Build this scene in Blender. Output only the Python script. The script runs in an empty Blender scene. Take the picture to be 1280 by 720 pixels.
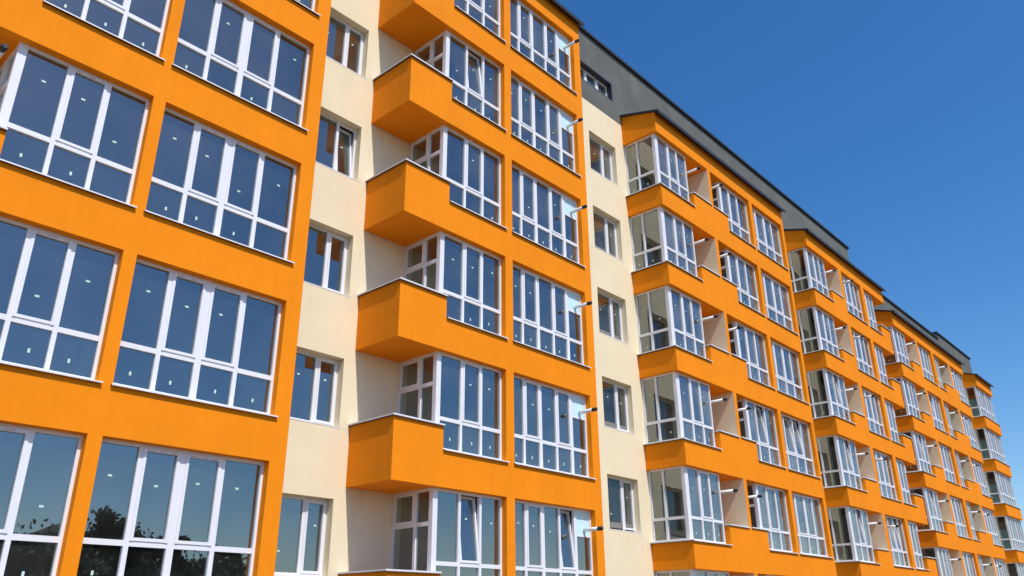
import bpy, math, random
from mathutils import Matrix, Vector, noise

S = bpy.context.scene
COL = S.collection
R = math.radians

# ------------------------------------------------------------------ camera
cd = bpy.data.cameras.new('camera')
cam = bpy.data.objects.new('camera', cd)
COL.objects.link(cam)
cd.sensor_width = 36.0
cd.lens = 1004.13 / 1280 * 36
cd.clip_start = 0.1
cd.clip_end = 5000
cam.matrix_world = (Matrix.Translation((-7.942, -12.538, 2.515)) @ Matrix.Rotation(R(-48.125), 4, 'Z')
                    @ Matrix.Rotation(R(112.662), 4, 'X') @ Matrix.Rotation(R(-0.508), 4, 'Z'))
S.camera = cam

# ------------------------------------------------------------------ sky, sun, exposure
SUNV = Vector((-0.20, -1.0, 1.5)).normalized()
EL = math.asin(SUNV.z)
world = bpy.data.worlds.new('World')
S.world = world
world.use_nodes = True
wn = world.node_tree
bg = wn.nodes['Background']
sky = wn.nodes.new('ShaderNodeTexSky')
sky.sky_type = 'NISHITA'
sky.sun_disc = False
sky.sun_elevation = EL
sky.sun_rotation = R(191.3)
sky.altitude = 300
sky.air_density = 1.0
sky.dust_density = 1.0
sky.ozone_density = 3.0
hs = wn.nodes.new('ShaderNodeHueSaturation')      # the clear, saturated blue of the day
hs.inputs['Saturation'].default_value = 1.33
hs.inputs['Hue'].default_value = 0.503
hs.inputs['Value'].default_value = 1.72
wn.links.new(sky.outputs[0], hs.inputs['Color'])
wn.links.new(hs.outputs[0], bg.inputs[0])
bg.inputs[1].default_value = 0.10
sl = bpy.data.lights.new('sun', 'SUN')
sl.energy = 4.6
sl.angle = R(0.53)
sl.color = (1.0, 0.955, 0.89)
sun = bpy.data.objects.new('sun', sl)
COL.objects.link(sun)
sun.rotation_euler = SUNV.to_track_quat('Z', 'Y').to_euler()
sun.location = (-10, -60, 90)
S.view_settings.view_transform = 'Standard'
S.view_settings.look = 'None'
S.view_settings.gamma = 1
S.view_settings.use_curve_mapping = False
S.view_settings.exposure = -0.08

# ------------------------------------------------------------------ materials
def mat(name, color, rough=0.6, metallic=0.0, var=0.0, scale=1.0, bump=0.0, bscale=60.0, streak=0.0, spec=0.5, detail=None):
    m = bpy.data.materials.new(name)
    m.use_nodes = True
    nt = m.node_tree
    b = nt.nodes['Principled BSDF']
    b.inputs['Roughness'].default_value = rough
    b.inputs['Metallic'].default_value = metallic
    b.inputs['Specular IOR Level'].default_value = spec
    b.inputs['Base Color'].default_value = (*color, 1)
    if var or streak or bump:
        geo = nt.nodes.new('ShaderNodeNewGeometry')
    if var or streak:
        n = nt.nodes.new('ShaderNodeTexNoise')
        n.inputs['Scale'].default_value = scale
        n.inputs['Detail'].default_value = 6
        n.inputs['Roughness'].default_value = 0.6
        nt.links.new(geo.outputs['Position'], n.inputs['Vector'])
        mr = nt.nodes.new('ShaderNodeMapRange')
        mr.inputs[1].default_value = 0.3
        mr.inputs[2].default_value = 0.7
        mr.inputs[3].default_value = 1 - var
        mr.inputs[4].default_value = 1 + var
        nt.links.new(n.outputs[0], mr.inputs[0])
        out = mr.outputs[0]
        if streak:
            mp = nt.nodes.new('ShaderNodeMapping')
            mp.inputs['Scale'].default_value = (7, 7, 0.5)
            nt.links.new(geo.outputs['Position'], mp.inputs[0])
            n2 = nt.nodes.new('ShaderNodeTexNoise')
            n2.inputs['Scale'].default_value = 1.0
            n2.inputs['Detail'].default_value = 5
            nt.links.new(mp.outputs[0], n2.inputs['Vector'])
            m2 = nt.nodes.new('ShaderNodeMapRange')
            m2.inputs[1].default_value = 0.45
            m2.inputs[2].default_value = 0.75
            m2.inputs[3].default_value = 1
            m2.inputs[4].default_value = 1 - streak
            nt.links.new(n2.outputs[0], m2.inputs[0])
            mu = nt.nodes.new('ShaderNodeMath')
            mu.operation = 'MULTIPLY'
            nt.links.new(out, mu.inputs[0])
            nt.links.new(m2.outputs[0], mu.inputs[1])
            out = mu.outputs[0]
        vm = nt.nodes.new('ShaderNodeVectorMath')
        vm.operation = 'SCALE'
        vm.inputs[0].default_value = color
        nt.links.new(out, vm.inputs['Scale'])
        nt.links.new(vm.outputs[0], b.inputs['Base Color'])
    if bump:
        n3 = nt.nodes.new('ShaderNodeTexNoise')
        n3.inputs['Scale'].default_value = bscale
        n3.inputs['Detail'].default_value = 3
        nt.links.new(geo.outputs['Position'], n3.inputs['Vector'])
        n4 = nt.nodes.new('ShaderNodeTexNoise')
        n4.inputs['Scale'].default_value = 1.3
        n4.inputs['Detail'].default_value = 2
        nt.links.new(geo.outputs['Position'], n4.inputs['Vector'])
        ad = nt.nodes.new('ShaderNodeMath')
        ad.operation = 'MULTIPLY_ADD'
        ad.inputs[1].default_value = 6.0
        nt.links.new(n4.outputs[0], ad.inputs[0])
        nt.links.new(n3.outputs[0], ad.inputs[2])
        bp = nt.nodes.new('ShaderNodeBump')
        bp.inputs['Strength'].default_value = bump
        bp.inputs['Distance'].default_value = 0.004
        nt.links.new(ad.outputs[0], bp.inputs['Height'])
        nt.links.new(bp.outputs[0], b.inputs['Normal'])
    return m

M = {}
M['orange'] = mat('orange_render', (0.87, 0.258, 0.007), 0.9, var=0.06, scale=0.55, bump=0.55, bscale=140, streak=0.05, spec=0.15)
M['cream'] = mat('cream_render', (0.82, 0.705, 0.492), 0.9, var=0.035, scale=0.8, bump=0.5, bscale=140, streak=0.04, spec=0.15)
M['grey'] = mat('grey_render', (0.140, 0.143, 0.132), 0.9, var=0.16, scale=0.9, bump=0.5, bscale=120, streak=0.10, spec=0.15)
M['pvc'] = mat('white_window_frame', (0.77, 0.77, 0.81), 0.35, var=0.02, scale=3)
M['sill'] = mat('white_sheet_metal', (0.74, 0.73, 0.74), 0.4, var=0.05, scale=4)
M['sillshade'] = mat('painted_underside_shade', (0.10, 0.055, 0.04), 0.45)  # shadow under the white sills and caps, painted as dark brown
M['eave'] = mat('dark_sheet_metal', (0.022, 0.026, 0.034), 0.5, var=0.2, scale=3)
M['flue'] = mat('white_flue_pipe', (0.80, 0.80, 0.80), 0.35)
M['black'] = mat('black_plastic', (0.012, 0.012, 0.014), 0.5)
M['panel'] = mat('white_sandwich_panel', (0.58, 0.80, 0.85), 0.35, var=0.03, scale=4)
M['tape'] = mat('pink_protective_film', (0.70, 0.32, 0.34), 0.5)
M['sticker'] = mat('pale_green_sticker', (0.50, 0.68, 0.60), 0.5)
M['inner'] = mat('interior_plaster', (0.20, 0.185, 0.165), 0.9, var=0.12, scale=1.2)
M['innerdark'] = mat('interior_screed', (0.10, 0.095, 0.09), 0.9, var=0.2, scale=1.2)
M['ground'] = mat('ground', (0.19, 0.125, 0.05), 0.95, var=0.35, scale=0.25, bump=0.6, bscale=8)
M['hill'] = mat('hill_grass', (0.035, 0.05, 0.018), 0.95, var=0.35, scale=0.15)
M['bark'] = mat('bark', (0.08, 0.055, 0.035), 0.9, var=0.2, scale=4)
M['leaf'] = mat('leaf', (0.035, 0.065, 0.018), 0.6, var=0.35, scale=1.5)

def glass():
    m = bpy.data.materials.new('window_glass')
    m.use_nodes = True
    nt = m.node_tree
    for n in list(nt.nodes):
        nt.nodes.remove(n)
    out = nt.nodes.new('ShaderNodeOutputMaterial')
    mix = nt.nodes.new('ShaderNodeMixShader')
    tr = nt.nodes.new('ShaderNodeBsdfTransparent')
    tr.inputs[0].default_value = (0.50, 0.57, 0.55, 1)
    gl = nt.nodes.new('ShaderNodeBsdfGlossy')
    gl.inputs['Color'].default_value = (0.80, 0.90, 0.93, 1)
    gl.inputs['Roughness'].default_value = 0.012
    fr = nt.nodes.new('ShaderNodeFresnel')
    fr.inputs['IOR'].default_value = 1.5
    mr = nt.nodes.new('ShaderNodeMapRange')        # four glass surfaces of a coated double pane
    mr.inputs[1].default_value = 0.04
    mr.inputs[2].default_value = 0.40
    mr.inputs[3].default_value = GLASS0
    mr.inputs[4].default_value = 0.66
    nt.links.new(fr.outputs[0], mr.inputs[0])
    nt.links.new(mr.outputs[0], mix.inputs[0])
    geo = nt.nodes.new('ShaderNodeNewGeometry')
    ri = nt.nodes.new('ShaderNodeMapRange')        # same reflectance from either side of the single sheet
    ri.inputs[3].default_value = 1.5
    ri.inputs[4].default_value = 1 / 1.5
    nt.links.new(geo.outputs['Backfacing'], ri.inputs[0])
    nt.links.new(ri.outputs[0], fr.inputs['IOR'])
    n = nt.nodes.new('ShaderNodeTexNoise')
    n.inputs['Scale'].default_value = 1.6
    n.inputs['Detail'].default_value = 1
    nt.links.new(geo.outputs['Position'], n.inputs['Vector'])
    bp = nt.nodes.new('ShaderNodeBump')
    bp.inputs['Strength'].default_value = 0.12
    bp.inputs['Distance'].default_value = 0.006
    nt.links.new(n.outputs[0], bp.inputs['Height'])
    nt.links.new(bp.outputs[0], gl.inputs['Normal'])
    nt.links.new(tr.outputs[0], mix.inputs[1])
    nt.links.new(gl.outputs[0], mix.inputs[2])
    # thin film of building dust on the panes of the unfinished flats
    df = nt.nodes.new('ShaderNodeBsdfDiffuse')
    df.inputs[0].default_value = (0.78, 0.77, 0.70, 1)
    m2 = nt.nodes.new('ShaderNodeMixShader')
    n5 = nt.nodes.new('ShaderNodeTexNoise')
    n5.inputs['Scale'].default_value = 0.9
    n5.inputs['Detail'].default_value = 4
    nt.links.new(geo.outputs['Position'], n5.inputs['Vector'])
    r5 = nt.nodes.new('ShaderNodeMapRange')
    r5.inputs[1].default_value = 0.3
    r5.inputs[2].default_value = 0.7
    r5.inputs[3].default_value = 0.004
    r5.inputs[4].default_value = 0.055
    nt.links.new(n5.outputs[0], r5.inputs[0])
    r6 = nt.nodes.new('ShaderNodeMapRange')        # the film reads denser at a slant
    r6.inputs[1].default_value = 0.04
    r6.inputs[2].default_value = 0.12
    r6.inputs[3].default_value = 0.45
    r6.inputs[4].default_value = 3.0
    nt.links.new(fr.outputs[0], r6.inputs[0])
    mm = nt.nodes.new('ShaderNodeMath')
    mm.operation = 'MULTIPLY'
    nt.links.new(r5.outputs[0], mm.inputs[0])
    nt.links.new(r6.outputs[0], mm.inputs[1])
    nt.links.new(mm.outputs[0], m2.inputs[0])
    nt.links.new(mix.outputs[0], m2.inputs[1])
    nt.links.new(df.outputs[0], m2.inputs[2])
    nt.links.new(m2.outputs[0], out.inputs[0])
    return m
GLASS0 = 0.25
M['glass'] = glass()

# ------------------------------------------------------------------ mesh helpers
class MB:
    def __init__(s):
        s.v = []; s.f = []; s.m = []; s.mats = []
    def mi(s, m):
        if m not in s.mats: s.mats.append(m)
        return s.mats.index(m)
    def poly(s, pts, m):
        i = len(s.v); s.v += [tuple(p) for p in pts]
        s.f.append(tuple(range(i, i + len(pts)))); s.m.append(s.mi(m))
    def box(s, x0, x1, y0, y1, z0, z1, m, fn=None):
        p = [(x0,y0,z0),(x1,y0,z0),(x1,y1,z0),(x0,y1,z0),(x0,y0,z1),(x1,y0,z1),(x1,y1,z1),(x0,y1,z1)]
        flip = False
        if fn: p = [fn(*q) for q in p]
        i = len(s.v); s.v += p; k = s.mi(m)
        for f in ((0,3,2,1),(4,5,6,7),(0,1,5,4),(1,2,6,5),(2,3,7,6),(3,0,4,7)):
            s.f.append(tuple(i + a for a in f)); s.m.append(k)
    def tube(s, a, b, r0, r1, m, n=16, cap=True):
        a = Vector(a); b = Vector(b); d = (b - a).normalized()
        u = d.orthogonal().normalized(); w = d.cross(u)
        i = len(s.v); k = s.mi(m)
        for c, r in ((a, r0), (b, r1)):
            for j in range(n):
                t = 2 * math.pi * j / n
                s.v.append(tuple(c + r * (math.cos(t) * u + math.sin(t) * w)))
        for j in range(n):
            s.f.append((i + j, i + (j + 1) % n, i + n + (j + 1) % n, i + n + j)); s.m.append(k)
        if cap:
            s.f.append(tuple(i + j for j in reversed(range(n)))); s.m.append(k)
            s.f.append(tuple(i + n + j for j in range(n))); s.m.append(k)
    def build(s, name, parent=None, loc=(0, 0, 0), smooth=False, fixn=True):
        me = bpy.data.meshes.new(name)
        me.from_pydata(s.v, [], s.f)
        for m in s.mats: me.materials.append(M[m])
        me.polygons.foreach_set('material_index', s.m)
        me.update()
        if fixn:
            import bmesh
            bm = bmesh.new(); bm.from_mesh(me)
            bmesh.ops.recalc_face_normals(bm, faces=bm.faces[:])
            bm.to_mesh(me); bm.free()
        if smooth:
            me.polygons.foreach_set('use_smooth', [True] * len(me.polygons))
        o = bpy.data.objects.new(name, me)
        COL.objects.link(o)
        o.location = loc
        if parent: o.parent = parent
        return o

def sheet(mb, x0, x1, z0, z1, y0, y1, holes, m):
    """a wall in the XZ plane from y0 to y1 with rectangular openings (holes may run to its edge)"""
    holes = [(max(a, x0), min(b, x1), max(c, z0), min(d, z1)) for a, b, c, d in holes if b > x0 and a < x1 and d > z0 and c < z1]
    xs = sorted({x0, x1, *[h[0] for h in holes], *[h[1] for h in holes]})
    zs = sorted({z0, z1, *[h[2] for h in holes], *[h[3] for h in holes]})
    nx, nz = len(xs) - 1, len(zs) - 1
    def solid(i, j):
        if i < 0 or j < 0 or i >= nx or j >= nz: return False
        cx = (xs[i] + xs[i+1]) / 2; cz = (zs[j] + zs[j+1]) / 2
        return not any(a < cx < b and c < cz < d for a, b, c, d in holes)
    vid = {}
    k = mb.mi(m)
    def V(i, j, y):
        q = (i, j, y)
        if q not in vid:
            vid[q] = len(mb.v); mb.v.append((xs[i], y, zs[j]))
        return vid[q]
    def face(*a):
        mb.f.append(tuple(a)); mb.m.append(k)
    for i in range(nx):
        for j in range(nz):
            if not solid(i, j): continue
            face(V(i,j,y0), V(i+1,j,y0), V(i+1,j+1,y0), V(i,j+1,y0))
            face(V(i,j,y1), V(i,j+1,y1), V(i+1,j+1,y1), V(i+1,j,y1))
            if not solid(i-1, j): face(V(i,j,y0), V(i,j+1,y0), V(i,j+1,y1), V(i,j,y1))
            if not solid(i+1, j): face(V(i+1,j,y0), V(i+1,j,y1), V(i+1,j+1,y1), V(i+1,j+1,y0))
            if not solid(i, j-1): face(V(i,j,y0), V(i,j,y1), V(i+1,j,y1), V(i+1,j,y0))
            if not solid(i, j+1): face(V(i,j+1,y0), V(i+1,j+1,y0), V(i+1,j+1,y1), V(i,j+1,y1))

def thing(name, label, cat, loc=(0, 0, 0), group=None):
    o = bpy.data.objects.new(name, None); COL.objects.link(o)
    o.location = loc; o['label'] = label; o['category'] = cat
    if group: o['group'] = group
    return o

# ------------------------------------------------------------------ windows
WINY = 0.15
rnd = random.Random(11)
def glaze(fr, pn, sashes, W, H, mulls, trans, fn, sash=(), tilt=(), left=0.05, right=0.05, flat=None, mw=0.07, wide=(), stick=True, tape=False, T=None):
    """frame bars into fr, panes into pn, tilted sashes appended as (MB, hinge z).  local u 0..W, d depth, z 0..H"""
    T = 0.07
    fr.box(0, left, 0, T, 0.001, H - 0.001, 'pvc', fn)
    fr.box(W - right, W, 0, T, 0.001, H - 0.001, 'pvc', fn)
    fr.box(left * .5, W - right * .5, 0.004, T - 0.004, 0, 0.055, 'pvc', fn)
    fr.box(left * .5, W - right * .5, 0.004, T - 0.004, H - 0.06, H, 'pvc', fn)
    if trans: fr.box(left * .5, W - right * .5, 0.003, T - 0.003, trans - 0.042, trans + 0.042, 'pvc', fn)
    edges = [left]
    for i, c in enumerate(mulls):
        w = mw * (1.5 if i in wide else 1)
        fr.box(c - w / 2, c + w / 2, 0, T, 0.003, H - 0.003, 'pvc', fn)
        edges += [c - w / 2, c + w / 2]
    edges.append(W - right)
    cols = [(edges[2 * i], edges[2 * i + 1]) for i in range(len(mulls) + 1)]
    rows = [(0.055, trans - 0.042), (trans + 0.042, H - 0.06)] if trans else [(0.055, H - 0.06)]
    def pane(mb, a, b, z0, z1, d, f):
        j = [rnd.uniform(-0.0028, 0.0028) for _ in range(3)]
        pts = [(a, d + j[0], z0), (b, d + j[1], z0), (b, d + j[1] + j[2] - j[0], z1), (a, d + j[2], z1)]
        mb.poly([f(*p) for p in pts], 'glass')
    def sticker(mb, a, b, z0, z1, d, f, upper):
        if not stick or rnd.random() < 0.16: return
        u = (a + b) / 2 + rnd.uniform(-.12, .12) * (b - a)
        if upper: z = z0 + (z1 - z0) * rnd.choice([.28, .62, .64, .66, .68, .6]); su, sz = .032, .017
        else: z = z0 + (z1 - z0) * rnd.uniform(.28, .4); su, sz = .018, .032
        mb.box(u - su, u + su, d - 0.007, d - 0.004, z - sz, z + sz, 'sticker', f)
    for ri, (z0, z1) in enumerate(rows):
        upper = ri == len(rows) - 1
        for i, (a, b) in enumerate(cols):
            if flat and i == flat[0] and upper:
                zc = z0 + (z1 - z0) * flat[1]
                fr.box(a - .01, b + .01, 0.006, T - .01, zc - .02, zc + .02, 'pvc', fn)
                fr.box(a - .005, b + .005, 0.020, T - .02, zc + .02, z1 + .005, 'panel', fn)
                pane(pn, a - .01, b + .01, z0 - .01, zc, .04, fn)
                continue
            if upper and (i in sash or i in tilt):
                s = 0.046
                if i in tilt:
                    mb = MB(); ang = R(6.5)
                    def f2(u, d, z, fn=fn, z0=z0, ang=ang):
                        zz = z - z0; dd = d - .012
                        return fn(u, .012 + dd * math.cos(ang) + zz * math.sin(ang), z0 + zz * math.cos(ang) - dd * math.sin(ang))
                    tgt, f, g = mb, f2, mb
                else:
                    tgt, f, g = fr, fn, pn
                y0, y1 = -0.014, T - 0.012
                tgt.box(a - .004, a + s, y0, y1, z0 - .004, z1 + .004, 'pvc', f)
                tgt.box(b - s, b + .004, y0, y1, z0 - .004, z1 + .004, 'pvc', f)
                tgt.box(a + s * .5, b - s * .5, y0 + .003, y1 - .003, z0 - .002, z0 + s, 'pvc', f)
                tgt.box(a + s * .5, b - s * .5, y0 + .003, y1 - .003, z1 - s, z1 + .002, 'pvc', f)
                if tape:
                    u = a + s
                    while u < b - s - .05:
                        L = rnd.uniform(.06, .16)
                        tgt.box(u, min(u + L, b - s), y0 - .0006, y0 + .01, z1 - .028, z1 - .018, 'tape', f)
                        u += L + rnd.uniform(.03, .12)
                pane(g, a + s - .006, b - s + .006, z0 + s - .006, z1 - s + .006, .03, f)
                sticker(g, a + s, b - s, z0, z1, .03, f, True)
                if i in tilt: sashes.append(mb)
            else:
                pane(pn, a - .006, b + .006, z0 - .006, z1 + .006, .04, fn)
                sticker(pn, a, b, z0, z1, .04, fn, upper)

def FRONT(y):
    return lambda u, d, z: (u, y + d, z)
def SIDE(x, y):
    return lambda u, d, z: (x + d, y + u, z)

def window(parent, X0, X1, Z0, Z1, mulls, trans=0.69, yf=0.0, name='window', sill=True, side=None, sillx=None, handle=True, **kw):
    W, H = X1 - X0, Z1 - Z0
    fr, pn, sa = MB(), MB(), []
    glaze(fr, pn, sa, W, H, [m - X0 for m in mulls], trans, FRONT(WINY), **kw)
    if side:
        D, smulls, strans, sk = side
        sx = sk.pop('x', 0.0)
        glaze(fr, pn, sa, D, H, smulls, strans, SIDE(sx + 0.004, WINY + 0.072), left=0.05, right=0.06, stick=sk.pop('stick', False), **sk)
    o = fr.build(name, parent, (X0, yf, Z0))
    pn.build('pane', o, fixn=False)
    for s in sa: s.build('sash', o)
    if sill:
        b = MB()
        a, c = sillx if sillx else (-0.03, W + 0.055)
        ledge(b, a, c, -0.055, 0.152, -0.03)
        b.build('sill', o)
    return o

def ledge(b, x0, x1, y0, y1, z):
    """sloping sheet metal sill with a turned-down lip; top at z+.03 at the back"""
    t = 0.004
    b.poly([(x0, y0, z + .012), (x1, y0, z + .012), (x1, y1, z + .028), (x0, y1, z + .028)], 'sill')
    b.poly([(x0, y0, z - .012), (x1, y0, z - .012), (x1, y0, z + .012), (x0, y0, z + .012)], 'sill')
    b.poly([(x0, y0 + t, z - .012), (x1, y0 + t, z - .012), (x1, y0 + t, z + .008), (x0, y0 + t, z + .008)], 'sillshade')
    b.poly([(x0, y0 + t, z + .008), (x1, y0 + t, z + .008), (x1, y1, z + .02), (x0, y1, z + .02)], 'sillshade')  # underside coloured dark to stand for the sill's shadow
    b.poly([(x0, y0, z - .012), (x0, y0 + t, z - .012), (x0, y0 + t, z + .008), (x0, y1, z + .02), (x0, y1, z + .028), (x0, y0, z + .012)], 'sill')
    b.poly([(x1, y0, z - .012), (x1, y0 + t, z - .012), (x1, y0 + t, z + .008), (x1, y1, z + .02), (x1, y1, z + .028), (x1, y0, z + .012)], 'sill')
    b.poly([(x0, y0, z - .012), (x1, y0, z - .012), (x1, y0 + t, z - .012), (x0, y0 + t, z - .012)], 'sill')

def flue(parent, x, ya, yb, z):
    p = MB(); dz = rnd.uniform(-.012, .012); dx = rnd.uniform(-.015, .015)
    p.tube((0, ya, 0), (dx, yb + .13, dz), .047, .047, 'flue', 20)
    p.tube((0, ya - .008, 0), (0, ya + .004, 0), .07, .07, 'flue', 20)
    o = p.build('flue_pipe', parent, (x, 0, z))
    for pl in o.data.polygons: pl.use_smooth = len(pl.vertices) == 4
    c = MB()
    c.tube((dx, yb + .135, dz), (dx, yb + .03, dz), .052, .052, 'black', 20)
    c.tube((dx, yb + .03, dz), (dx, yb, dz), .052, .038, 'black', 20)
    q = c.build('flue_cap', o)
    for pl in q.data.polygons: pl.use_smooth = len(pl.vertices) == 4
    return o

def cap(parent, segs, name='parapet_cap'):
    b = MB()
    for x0, x1, y0, y1, z in segs:
        b.box(x0, x1, y0, y1, z, z + .034, 'sill')
        b.box(x0 + .004, x1 - .004, y0 + .004, y1 - .004, z - .014, z - .0005, 'sillshade')  # dark strip painting the shadow beneath the cap
    return b.build(name, parent)

YB = 1.45      # the recessed cream wall
GZ = -3.5
def eave_roof(parent, x0, x1, zt, over=0.20, back=0.45, fill=None):
    """orange gable wedge above the front wall and the thin dark lean-to roof over it"""
    w = MB()
    p = [(0.0, zt), (YB, zt), (YB, zt + back)]
    for x in (x0, x1): w.poly([(x, y, z) for y, z in p], 'orange')
    for a, b in ((0, 1), (1, 2), (2, 0)):
        w.poly([(x0, *p[a]), (x1, *p[a]), (x1, *p[b]), (x0, *p[b])], 'orange')
    w.build('gable_wall', parent)
    if fill:
        w = MB(); w.box(x0, fill, .3, YB, zt - .785, zt - .001, 'orange'); w.build('top_slab', parent)
    r = MB()
    s = back / YB
    xa, xb = x0 - .07, x1 + .07
    ys = (-over, YB + 0.0)
    zz = lambda y: zt + s * y + .006
    prof = [(ys[0], zz(ys[0]) - .055), (ys[0] + .03, zz(ys[0]) - .055), (ys[0] + .03, zz(ys[0] + .03)), (YB - .002, zz(YB)), (YB - .002, zz(YB) + .075), (ys[0], zz(ys[0]) + .075)]
    for x in (xa, xb): r.poly([(x, y, z) for y, z in prof], 'eave')
    for i in range(len(prof)):
        a, b = prof[i], prof[(i + 1) % len(prof)]
        r.poly([(xa, *a), (xb, *a), (xb, *b), (xa, *b)], 'eave')
    x = x0 + 0.3
    while x < x1:
        for t0 in (0,):
            r.poly([(x, ys[0], zz(ys[0]) + .075), (x + .02, ys[0], zz(ys[0]) + .075), (x + .02, YB - .002, zz(YB) + .10), (x, YB - .002, zz(YB) + .10)], 'eave')
        x += .55
    r.build('eave_roof', parent)

# ------------------------------------------------------------------ section one: blocks at X -6.77..0 and 2.41..9.46
HH = 2.19
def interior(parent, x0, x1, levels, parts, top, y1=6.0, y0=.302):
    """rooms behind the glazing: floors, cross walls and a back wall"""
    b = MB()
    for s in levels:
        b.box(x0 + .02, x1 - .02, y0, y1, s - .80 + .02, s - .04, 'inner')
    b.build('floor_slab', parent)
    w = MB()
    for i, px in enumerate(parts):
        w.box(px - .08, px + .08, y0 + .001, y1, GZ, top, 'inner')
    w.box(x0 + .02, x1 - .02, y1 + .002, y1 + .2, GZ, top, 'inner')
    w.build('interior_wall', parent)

sec1 = thing('apartment_building', 'near section of the orange block, with protruding solid balconies and large flat windows', 'apartment building', (0, 0, GZ), 'stepped sections of the orange apartment block')
sec2 = thing('apartment_building', 'middle section of the orange block under the long grey attic wall with one strip window', 'apartment building', (13.9, 0, GZ), 'stepped sections of the orange apartment block')
sec3 = thing('apartment_building', 'farthest section of the orange block, ending in a glazed corner bay against the sky', 'apartment building', (38.4, 0, GZ), 'stepped sections of the orange apartment block')
for s_ in (sec1, sec2, sec3):
    s_.matrix_world = Matrix.Identity(4)
    # keep the Empty at the foot of its section; children use world coordinates through an offset
BASE = {}
def base(o, x):
    o.location = (x, 0, GZ); BASE[o.name] = x
base(sec1, 0); base(sec2, 13.9); base(sec3, 38.4)
def reparent_all():
    for s_ in (sec1, sec2, sec3):
        off = Vector(s_.location)
        for c in s_.children: c.location = Vector(c.location) - off

def block1(o, first, last, kind, tiltD=(), tiltE=()):
    """o = X offset of the block; kind 'near' has four-pane windows, 'far' five-pane windows with flues"""
    P = sec1
    x0, x1 = 2.41 + o, (9.46 if kind == 'far' else 9.18) + o
    xE0 = 6.08 + o if kind == 'far' else 6.02 + o
    xE1 = 9.14 + o if kind == 'far' else 8.86 + o
    levels = [3 * k - .03 for k in range(first, last + 1)]
    holes = []
    for s in levels:
        h = s + HH
        holes += [(x0 - 1, 3.80 + o, s + .48, h), (3.80 + o, 5.80 + o, s - .03, h), (xE0, xE1, s - .03, h)]
    zt = levels[-1] + HH + .72
    f = MB(); sheet(f, x0, x1, GZ, zt, 0, .3, holes, 'orange'); f.build('facade_wall', P)
    eave_roof(P, x0, x1, zt, fill=3.9 + o)
    interior(P, 3.9 + o, x1, levels + [levels[-1] + 3], [5.94 + o, x1 - .1], zt)
    for k, s in zip(range(first, last + 1), levels):
        h = s + HH
        # balcony: side wall and slab behind the front parapet
        b = MB()
        b.box(x0, x0 + .14, .3, YB, s - .81, s + .48, 'orange')
        b.box(x0 + .14, 3.95 + o, .3, YB, s - .81, s - .63, 'orange')
        bo = b.build('balcony', P)
        cap(bo, [(x0 - .05, 3.80 + o, -.05, .33, s + .482), (x0 - .05, x0 + .17, .33, YB - .002, s + .482)])
        # glazed room beside the balcony
        xw = 3.685 + o
        window(P, xw, 5.80 + o, s, h, [4.47 + o, 5.11 + o], .69, sash=(1,), tilt=(1,) if k in tiltD else (), left=.135, tape=kind == 'near' or k < 3,
               side=(YB - .22 - .006, [.48], 1.47, {'sash': (1,) , 'x': 0.0}), sillx=(.115, 2.115 + .055))
        if kind == 'far':
            w = window(P, xE0, xE1, s, h, [6.62 + o, 7.24 + o, 7.87 + o, 8.49 + o], .69, sash=(1, 3), tilt=(3,) if k in tiltE else (), flat=(4, .58), wide=(1, 3), tape=k < 3)
            flue(P, 8.86 + o, .19, -.42, s + 1.70)
        else:
            window(P, xE0, xE1, s, h, [6.70 + o, 7.385 + o, 8.09 + o], .70, sash=(1, 2), wide=(1,), tape=True, mw=.078)
            if k == 3 or k == 5: flue(P, 3.42 + o, YB - .02, -.33, s + 1.68)

block1(-9.18, 0, 6, 'near')
block1(0, 0, 6, 'far', tiltD=(5, 1), tiltE=(1,))

def small_window(P, x0, z0, w=1.6, h=1.5, tilt=False, mu=.66, **k):
    W = window(P, x0, x0 + w, z0, z0 + h, [x0 + w * mu], None, yf=YB + .05, sash=(1,), tilt=(1,) if tilt else (), mw=.075, **k)
    return W
# the recessed cream wall of section one with the small windows
holes = []
for k in range(0, 7):
    z = 3 * k + .40
    for x in (.53, .53 - 9.18): holes.append((x, x + 1.6, z - .03, z + 1.5))
for zz in range(-1, 7):
    pass
rooms = [(-5.35, -.1, GZ + .5, 21.0), (3.95, 9.3, GZ + .5, 21.0)]
f = MB(); sheet(f, -9.4, 9.5, GZ, 20.30, YB, YB + .2, holes + rooms, 'cream'); f.build('recessed_wall', sec1)
f = MB(); sheet(f, -9.4, 9.5, 20.302, 22.55, YB, YB + .3, [], 'grey'); f.build('attic_wall', sec1)
for k in range(0, 7):
    z = 3 * k + .40
    for x in (.53, .53 - 9.18):
        small_window(sec1, x, z, tilt=(k == 4 and x > 0))
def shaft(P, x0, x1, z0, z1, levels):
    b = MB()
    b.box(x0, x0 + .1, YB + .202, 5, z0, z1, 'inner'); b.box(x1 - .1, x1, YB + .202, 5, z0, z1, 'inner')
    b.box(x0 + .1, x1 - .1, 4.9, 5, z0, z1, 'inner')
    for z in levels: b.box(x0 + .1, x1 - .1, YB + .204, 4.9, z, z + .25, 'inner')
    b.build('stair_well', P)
shaft(sec1, 0.05, 3.6, GZ, 20.3, [3 * k - .9 for k in range(0, 8)])
shaft(sec1, -9.3, -5.6, GZ, 20.3, [3 * k - .9 for k in range(0, 8)])
def shell(P, x0, x1, z):
    b = MB()
    b.box(x0, x1, 11.8, 12, GZ, z, 'cream')
    b.build('rear_wall', P)
    r = MB(); r.box(x0, x1, YB + .31, 12, z - .25, z - .05, 'eave'); r.build('roof', P)
    return b
shell(sec1, -9.4, 9.5, 22.5)
b = MB(); b.box(-9.4, -9.2, YB + .31, 11.8, GZ, 22.3, 'cream'); b.build('end_wall', sec1)

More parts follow.
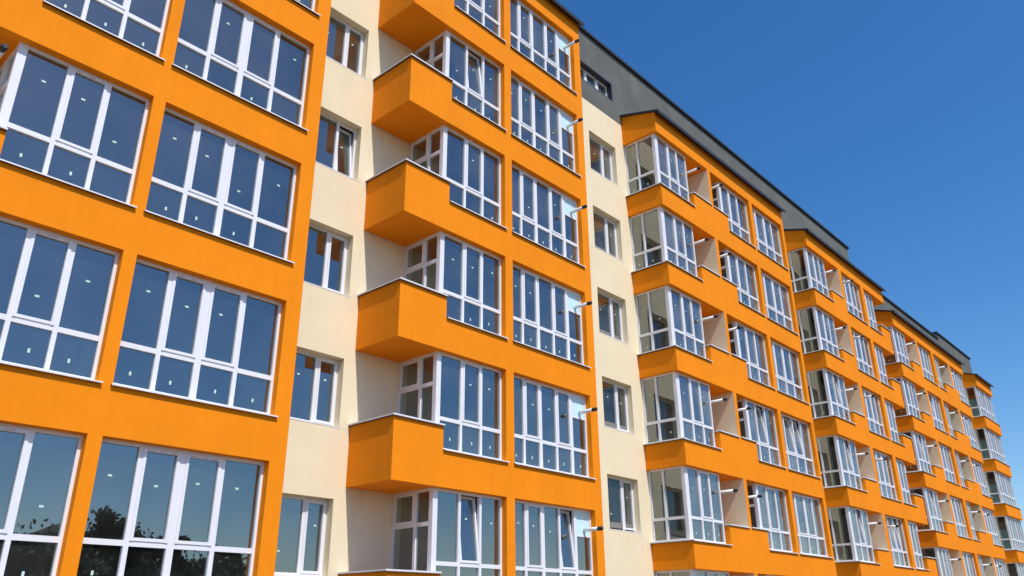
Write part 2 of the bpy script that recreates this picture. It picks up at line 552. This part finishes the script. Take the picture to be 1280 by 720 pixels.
# ------------------------------------------------------------------ section two: bays at X 13.92..24.43 and 27..37.4
def bay_side(P, x0, xr, s, h, tilt=(), front=2, seed=0):
    """glazed room that stands proud of the cream wall with glass on its left side"""
    xw = x0 + .10
    W = xr - xw
    return window(P, xw, xr, s, h, [xw + (W - .2) / 3 * 1 + .20 - .01, xw + (W - .2) / 3 * 2 + .19], .67, sash=(1,), tilt=tilt, left=.20,
                  side=(YB - .22 - .004, [.70], .67, {'stick': True}), sillx=(-.14, W + .07), right=.055)

def solid_under(P, x0, x1, s, name='bay_slab', inner=None):
    b = MB(); b.box(x0, x1, .3, YB, s - .81, s - .03, 'orange')
    if inner: b.box(x0 + .16, inner, .23, YB - .01, s - .822, s - .8105, 'inner')
    o = b.build(name, P)
    return o

def bay_wall(P, x, s, t=.08):
    b = MB()
    b.box(x, x + t * .5, .235, YB - .004, s - .028, s + HH - .002, 'inner')
    b.box(x + t * .5 + .001, x + t, .225, YB - .003, s - .027, s + HH - .001, 'cream')
    b.build('bay_side_wall', P)

def blockC(P, levels, X, tilts):
    zt = levels[-1] + HH + .78
    x0, x1 = 13.92, 24.43
    holes = []
    for s in levels:
        h = s + HH
        holes += [(x0 - 1, 16.27, s - .03, h), (16.27, 17.60, s + .58, h), (17.80, 18.93, s + .60, h), (18.93, 21.08, s - .03, h), (21.35, 24.19, s - .03, h)]
    f = MB(); sheet(f, x0, x1, GZ, zt, 0, .3, holes, 'orange'); f.build('facade_wall', P)
    eave_roof(P, x0, x1, zt, fill=18.85)
    interior(P, 18.95, x1, levels + [levels[-1] + 3], [21.2, x1 - .1], zt)
    interior(P, x0 + .1, 16.3, levels + [levels[-1] + 3], [x0 + .2, 16.2], zt - .7, y0=YB + .21)
    b = MB(); b.box(17.597, 17.797, .004, YB - .002, GZ, zt - .80, 'cream'); b.build('loggia_wall', P)
    for i, s in enumerate(levels):
        h = s + HH
        t = tilts.get(i, {})
        o = solid_under(P, x0, 17.60, s, inner=16.1)
        cap(o, [(x0 - .07, x0 + .12, -.05, YB - .003, s - .029)])
        cap(o, [(16.25, 17.62, -.04, .33, s + .582)])
        cap(o, [(17.79, 18.95, -.04, .33, s + .602)])
        bay_side(P, x0, 16.18, s, h, tilt=t.get('a', ()))
        bay_wall(P, 16.184, s)
        window(P, 18.74, 21.08, s, h, [19.51, 20.26], .67, sash=(1,), tilt=t.get('f', ()), left=.17, sillx=(.17, 2.40),
               side=(YB - .22, [.55], 1.45, {}))
        window(P, 21.35, 24.19, s, h, [21.85, 22.67, 23.41], .67, sash=(1, 2), tilt=t.get('g', ()))
        flue(P, 16.52, YB - .01, -.28, s + 1.66)
        flue(P, 18.20, YB - .01, -.30, s + 1.66)
    for s in levels:
        b = MB(); b.box(17.80, 18.9, .3, YB, s - .81, s - .63, 'orange'); b.build('balcony_slab', P)

def blockD(P, levels, tilts):
    zt = levels[-1] + HH + .78
    x0, x1 = 27.0, 37.38
    holes = []
    for s in levels:
        h = s + HH
        holes += [(x0 - 1, 29.32, s - .03, h), (29.32, 30.74, s + .58, h), (31.10, 33.77, s - .03, h), (34.17, 36.02, s - .03, h), (36.02, x1 + 1, s + .56, h)]
    f = MB(); sheet(f, x0, x1, GZ, zt, 0, .3, holes, 'orange'); f.build('facade_wall', P)
    eave_roof(P, x0, x1, zt, fill=30.9)
    interior(P, 31.0, 35.9, levels + [levels[-1] + 3], [31.1, 33.97, 35.8], zt)
    interior(P, x0 + .1, 29.4, levels + [levels[-1] + 3], [x0 + .2, 29.3], zt - .7, y0=YB + .21)
    b = MB(); b.box(30.737, 30.937, .004, YB - .002, GZ, zt - .80, 'cream'); b.build('loggia_wall', P)
    for i, s in enumerate(levels):
        h = s + HH
        t = tilts.get(i, {})
        o = solid_under(P, x0, 30.74, s, inner=29.2)
        cap(o, [(x0 - .07, x0 + .12, -.05, YB - .003, s - .029)])
        cap(o, [(29.30, 30.76, -.04, .33, s + .582)])
        bay_side(P, x0, 29.26, s, h, tilt=t.get('a', ()))
        bay_wall(P, 29.264, s, .05)
        window(P, 31.10, 33.77, s, h, [31.80, 32.50, 33.15], .67, sash=(1, 2), tilt=t.get('f', ()))
        window(P, 34.17, 35.86, s, h, [34.75, 35.30], .67, sash=(1,), sillx=(-.03, 1.90))
        flue(P, 29.55, YB - .01, -.28, s + 1.66)
        flue(P, 31.45, .19, -.42, s + 1.66)
        bb = MB()
        bb.box(36.0, x1 - .14, .3, YB, s - .81, s - .63, 'orange')
        bb.box(x1 - .14, x1, .3, YB, s - .81, s + .56, 'orange')
        bo = bb.build('balcony', P)
        cap(bo, [(36.0, x1 + .05, -.05, .33, s + .562)])
    b = MB()
    b.box(36.0, x1 - .01, .3, YB, levels[-1] + HH, levels[-1] + HH + .2, 'orange')
    b.build('balcony_soffit', P)

L2 = [1.73 - 3 + 3 * i for i in range(0, 7)]         # -1.27 .. 16.73
L2 = [z + .02 for z in L2]
blockC(sec2, L2, 0, {3: {'f': (1,), 'g': (1, 2)}, 1: {'a': ()}, 5: {}, 0: {'g': (1,)}})
blockD(sec2, L2, {3: {'a': (1,), 'f': ()}, 2: {'a': (1,), 'f': (1, 2)}, 4: {'a': (1,)}, 1: {'f': (1,)}})
holes = []
sw2 = []
for k in range(-1, 6):
    z = 2.03 + 3 * k
    holes.append((11.80, 13.40, z - .03, z + 1.55)); sw2.append((11.80, z))
    holes.append((25.0, 26.6, z - .03, z + 1.55)); sw2.append((25.0, z))
rooms = [(14.12, 16.12, GZ + .5, 19.0), (27.2, 29.2, GZ + .5, 19.0), (18.95, 24.3, GZ + .5, 19.5), (31.2, 35.8, GZ + .5, 19.5)]
f = MB(); sheet(f, 9.502, 37.50, GZ, 19.80, YB, YB + .2, holes + rooms, 'cream'); f.build('recessed_wall', sec2)
for x, z in sw2: small_window(sec2, x, z, h=1.55, mu=.62)
f = MB(); sheet(f, 9.502, 37.50, 19.802, 22.86, YB, YB + .3, [(11.25, 13.45, 20.64, 21.45)], 'grey'); f.build('attic_wall', sec2)
aw = window(sec2, 11.25, 13.45, 20.67, 21.45, [12.03, 12.74], None, yf=YB + .06, sash=(1, 2), stick=False, mw=.075)
b = MB()  # dark lining that paints the shadow of the attic window recess
for q in ((11.252, 13.449, 21.395, 21.449), (11.252, 13.449, 20.641, 20.66)): b.box(q[0], q[1], YB - .006, YB + .205, q[2], q[3], 'eave')
b.box(13.385, 13.449, YB - .006, YB + .205, 20.662, 21.393, 'eave')
b.build('painted_recess_shade', aw, (-11.25, -(YB + .06), -20.67))
b = MB()
b.box(9.48, 37.56, YB - .10, YB + .34, 22.862, 22.97, 'eave')
b.build('attic_coping', sec2)
shaft(sec2, 11.0, 13.8, GZ, 22.2, [3 * k - 1.0 for k in range(0, 8)])
shaft(sec2, 24.5, 26.9, GZ, 19.8, [3 * k - 1.0 for k in range(0, 8)])
shell(sec2, 9.502, 37.50, 22.85)
b = MB(); b.box(37.30, 37.50, YB + .305, 11.8, GZ, 22.60, 'grey'); b.build('end_wall', sec2)

# ------------------------------------------------------------------ section three: bays at X 38.4..52.4 and 55.8..60.1
def blockE(P, levels, tilts):
    zt = levels[-1] + HH + .78
    x0, x1 = 38.40, 52.35
    holes = []
    for s in levels:
        h = s + HH
        holes += [(x0 - 1, 40.62, s - .03, h), (40.62, 42.10, s + .58, h), (42.45, 45.1, s - .03, h), (45.55, 47.05, s - .03, h), (47.05, 48.75, s + .56, h), (49.10, 50.0, s + .6, h), (50.0, 52.6, s - .03, h)]
    f = MB(); sheet(f, x0, x1, GZ, zt, 0, .3, holes, 'orange'); f.build('facade_wall', P)
    eave_roof(P, x0, x1, zt, fill=42.1)
    interior(P, x0 + .1, 40.7, levels + [levels[-1] + 3], [x0 + .2, 40.6], zt - .7, y0=YB + .21)
    interior(P, 42.5, 52.2, levels + [levels[-1] + 3], [42.45, 45.32, 47.0, 50.0, 52.1], zt)
    b = MB(); b.box(42.097, 42.297, .004, YB - .002, GZ, zt - .80, 'cream'); b.build('loggia_wall', P)
    b = MB(); b.box(48.747, 48.947, .004, YB - .002, GZ, zt - .80, 'cream'); b.build('loggia_wall', P)
    for i, s in enumerate(levels):
        h = s + HH
        t = tilts.get(i, {})
        o = solid_under(P, x0, 42.10, s, inner=40.5)
        cap(o, [(x0 - .07, x0 + .12, -.05, YB - .003, s - .029)])
        cap(o, [(40.60, 42.12, -.04, .33, s + .582)])
        cap(o, [(47.03, 48.77, -.04, .33, s + .562)])
        bay_side(P, x0, 40.56, s, h, tilt=t.get('a', ()))
        bay_wall(P, 40.564, s, .05)
        window(P, 42.45, 45.10, s, h, [43.1, 43.8, 44.5], .67, sash=(1, 2), tilt=t.get('f', ()))
        window(P, 45.55, 46.95, s, h, [46.05, 46.5], .67, sash=(1,))
        window(P, 49.75, 52.30, s, h, [50.4, 51.05, 51.7], .67, sash=(1, 2), sillx=(.25, 2.6), side=(YB - .22, [.55], 1.45, {}), left=.15)
        flue(P, 40.95, YB - .01, -.28, s + 1.66)
        flue(P, 47.30, YB - .01, -.28, s + 1.66)
        flue(P, 49.35, YB - .01, -.28, s + 1.66)
        bb = MB(); bb.box(47.0, 48.75, .3, YB, s - .81, s - .63, 'orange'); bb.box(48.95, 50.0, .3, YB, s - .81, s - .63, 'orange'); bb.build('balcony_slab', P)
    b = MB(); b.box(47.0, 52.3, .3, YB, levels[-1] + HH, levels[-1] + HH + .2, 'orange')
    b.build('balcony_soffit', P)

def blockG(P, levels):
    zt = levels[-1] + HH + .78
    x0, x1 = 55.8, 60.1
    holes = [(x0 - 1, x1 + 1, s - .03, s + HH) for s in levels]
    edges = [GZ] + [q for z in levels for q in (z - .03, z + HH)] + [zt]
    for a, b in zip(edges[::2], edges[1::2]):
        f = MB(); f.box(x0, x1, 0, .3, a, b, 'orange'); f.build('bay_front', P)
    eave_roof(P, x0, x1, zt, fill=x1 - .01)
    interior(P, x0 + .1, x1, levels + [levels[-1] + 3], [x0 + .2, x1 - .1], zt - .7, y0=YB + .21)
    for i, s in enumerate(levels):
        h = s + HH
        o = solid_under(P, x0, x1, s, inner=x1 - .15)
        cap(o, [(x0 - .07, x0 + .12, -.05, YB - .003, s - .029)])
        xw = x0 + .08
        W = x1 - .06 - xw
        w = window(P, xw, x1 - .06, s, h, [xw + .78, xw + 1.5, xw + 2.2, xw + 2.95, xw + 3.6], .67, sash=(1, 3), left=.14,
               side=(YB - .22, [.62], .67, {'stick': False}), sillx=(-.12, W + .09))
        pb = MB()
        pb.box(x1 - .13, x1 - .07, .23, YB - .004, s - .03, s + HH - .002, 'pvc')
        pb.build('bay_end_wall', P)
        pp = MB()
        pp.box(xw + .085, xw + .10, .25, 1.35, s + .06, s + 1.30, 'panel')  # pale panel in the lower part of the side glazing
        pp.build('bay_side_panel', P)

L3 = [0.77 - 3 + 3 * i for i in range(0, 7)]          # -2.23 .. 15.77
blockE(sec3, L3, {4: {'a': (1,)}, 3: {'a': (1,)}, 2: {'a': ()}, 5: {'f': (1,)}})
blockG(sec3, L3)
holes = []
sw3 = []
for k in range(-1, 6):
    z = 1.07 + 3 * k
    if z < -3: continue
    holes.append((53.2, 54.9, z - .03, z + 1.5)); sw3.append((53.2, z))
rooms = [(38.6, 40.5, GZ + .5, 18.0), (56.0, 59.9, GZ + .5, 18.0), (42.6, 47.0, GZ + .5, 18.5), (50.1, 52.2, GZ + .5, 18.5)]
f = MB(); sheet(f, 37.502, 62.6, GZ, 18.60, YB, YB + .2, holes + rooms, 'cream'); f.build('recessed_wall', sec3)
for x, z in sw3: small_window(sec3, x, z)
f = MB(); sheet(f, 37.502, 53.9, 18.602, 21.30, YB, YB + .3, [], 'grey'); sheet(f, 53.902, 62.6, 18.602, 21.78, YB, YB + .3, [], 'grey'); f.build('attic_wall', sec3)
b = MB()
b.box(37.502, 53.898, YB - .10, YB + .34, 21.302, 21.40, 'eave')
b.box(53.80, 62.7, YB - .10, YB + .34, 21.782, 21.88, 'eave')
b.box(53.80, 53.899, YB - .05, YB + 5, 21.402, 21.78, 'eave')
b.build('attic_coping', sec3)
shaft(sec3, 52.6, 55.6, GZ, 18.6, [3 * k - 2.0 for k in range(0, 8)])
shell(sec3, 37.502, 62.6, 21.3)
b = MB(); b.box(62.4, 62.6, YB + .305, 11.8, GZ, 21.3, 'cream'); b.build('end_wall', sec3)
reparent_all()

# thin aerials on the roof of the middle section
def aerial(x, y, h, label):
    b = MB(); b.tube((0, 0, 0), (0, 0, h), .02, .012, 'flue', 8)
    b.tube((-.12, 0, h * .8), (.12, 0, h * .8), .008, .008, 'flue', 6)
    o = b.build('roof_aerial', None, (x, y, 22.80))
    o['label'] = label; o['category'] = 'aerial'
aerial(29.9, 3.0, 2.6, 'thin pale aerial rod standing on the roof edge above the grey attic wall')

# ------------------------------------------------------------------ ground, hill and trees behind the viewer (seen in the glass)
def hh(x, y):
    d = max(0, min(1, (-y - 34) / 34)); d = d * d * (3 - 2 * d)
    a = 14.5 / (1 + math.exp((x - 36) / 7.0)) + 3.2
    a *= 1 / (1 + math.exp(-(x + 60) / 30))
    a *= .70 + .30 / (1 + math.exp(-(x - 18) / 2.0))
    return GZ + d * (a + 1.0 * noise.noise(Vector((x * .04, y * .04, 0))) + .9 * noise.noise(Vector((x * .23, y * .2, 3)))) - .02
g = MB(); g.poly([(-2500, -2500, GZ), (2500, -2500, GZ), (2500, 2500, GZ), (-2500, 2500, GZ)], 'ground')
go = g.build('ground', None, fixn=False); go['kind'] = 'structure'
h = MB()
n1, n2 = 210, 60
for j in range(n2 + 1):
    for i in range(n1 + 1):
        x = -160 + 420 * i / n1; y = -34 - 150 * j / n2
        e = min(1, i / 12, (n1 - i) / 12, (n2 - j) / 6)
        z = GZ - .05 + (hh(x, y) - GZ + .06) * max(0, e)
        h.v.append((x, y, z))
h.mi('hill')
for j in range(n2):
    for i in range(n1):
        a = j * (n1 + 1) + i
        h.f.append((a, a + n1 + 1, a + n1 + 2, a + 1)); h.m.append(0)
ho = h.build('hill', None, smooth=True, fixn=False); ho['kind'] = 'structure'

def tree(x, y, topz, cr, label, seed):
    r = random.Random(seed)
    z0 = hh(x, y) - 2.2
    height = max(4.0, topz - z0)
    t = thing('broadleaf_tree', label, 'tree', (x, y, z0), 'trees on the hill facing the building')
    b = MB()
    pts = [Vector((0, 0, 0)), Vector((.1, .05, height * .3)), Vector((-.05, .1, height * .6)), Vector((.05, 0, height * .88))]
    rad = [.32, .24, .14, .04]
    for i in range(3): b.tube(pts[i], pts[i + 1], rad[i], rad[i + 1], 'bark', 10, cap=False)
    limbs = []
    for i in range(9):
        a = r.uniform(0, 6.28); zz = height * r.uniform(.3, .7)
        e = Vector((math.cos(a) * cr * .6, math.sin(a) * cr * .6, zz + height * .14))
        b.tube((0, 0, zz), e, .08, .02, 'bark', 6, cap=False)
        limbs.append(e)
    b.build('trunk', t, smooth=True)
    c = MB()
    clumps = []
    for i in range(34):
        while True:
            p = Vector((r.uniform(-1, 1), r.uniform(-1, 1), r.uniform(-1, 1)))
            if .35 < p.length < 1: break
        clumps.append((Vector((p.x * cr * .82, p.y * cr * .82, height * .62 + p.z * height * .33)), r.uniform(.16, .3) * cr))
    for ctr, rr in clumps:
        for _ in range(150):
            d = Vector((r.gauss(0, 1), r.gauss(0, 1), r.gauss(0, 1))).normalized() * rr * r.uniform(.55, 1.08)
            p = ctr + d
            u = Vector((r.gauss(0, 1), r.gauss(0, 1), r.gauss(0, 1))).normalized() * .19
            w = u.cross(Vector((r.gauss(0, 1), r.gauss(0, 1), r.gauss(0, 1)))).normalized() * .12
            c.poly([p - u, p + w, p + u, p - w], 'leaf')
    c.build('crown', t, fixn=False)
tree(22.0, -59.6, 12.0, 2.9, 'round-crowned dark tree reflected in the lowest four-pane window at left', 1)
tree(15.6, -61.0, 8.8, 2.6, 'low bushy tree reflected left of the round-crowned one', 2)
tree(26.8, -60.5, 9.9, 2.6, 'small tree on the slope right of the round-crowned one', 3)
tree(10.5, -62.0, 7.9, 2.8, 'wide low tree at the left end of the hill trees', 4)
tree(33.0, -62.0, 7.4, 2.2, 'short tree farthest down the slope on the right', 5)

# undergrowth on the hill
rr = random.Random(9)
u = MB()
for _ in range(900):
    x = rr.uniform(-40, 62); y = rr.uniform(-66, -52)
    z = hh(x, y); k = rr.uniform(.5, 1.5)
    for _ in range(16):
        p = Vector((x + rr.gauss(0, .5) * k, y + rr.gauss(0, .5) * k, z + abs(rr.gauss(0, .6)) * k))
        a = Vector((rr.gauss(0, 1), rr.gauss(0, 1), rr.gauss(0, 1))).normalized() * .24
        b_ = a.cross(Vector((rr.gauss(0, 1), rr.gauss(0, 1), rr.gauss(0, 1)))).normalized() * .16
        u.poly([p - a, p + b_, p + a, p - b_], 'leaf')
uo = u.build('undergrowth', None, fixn=False)
uo['kind'] = 'stuff'; uo['category'] = 'bushes'; uo['label'] = 'low dark bushes covering the hill opposite the building'
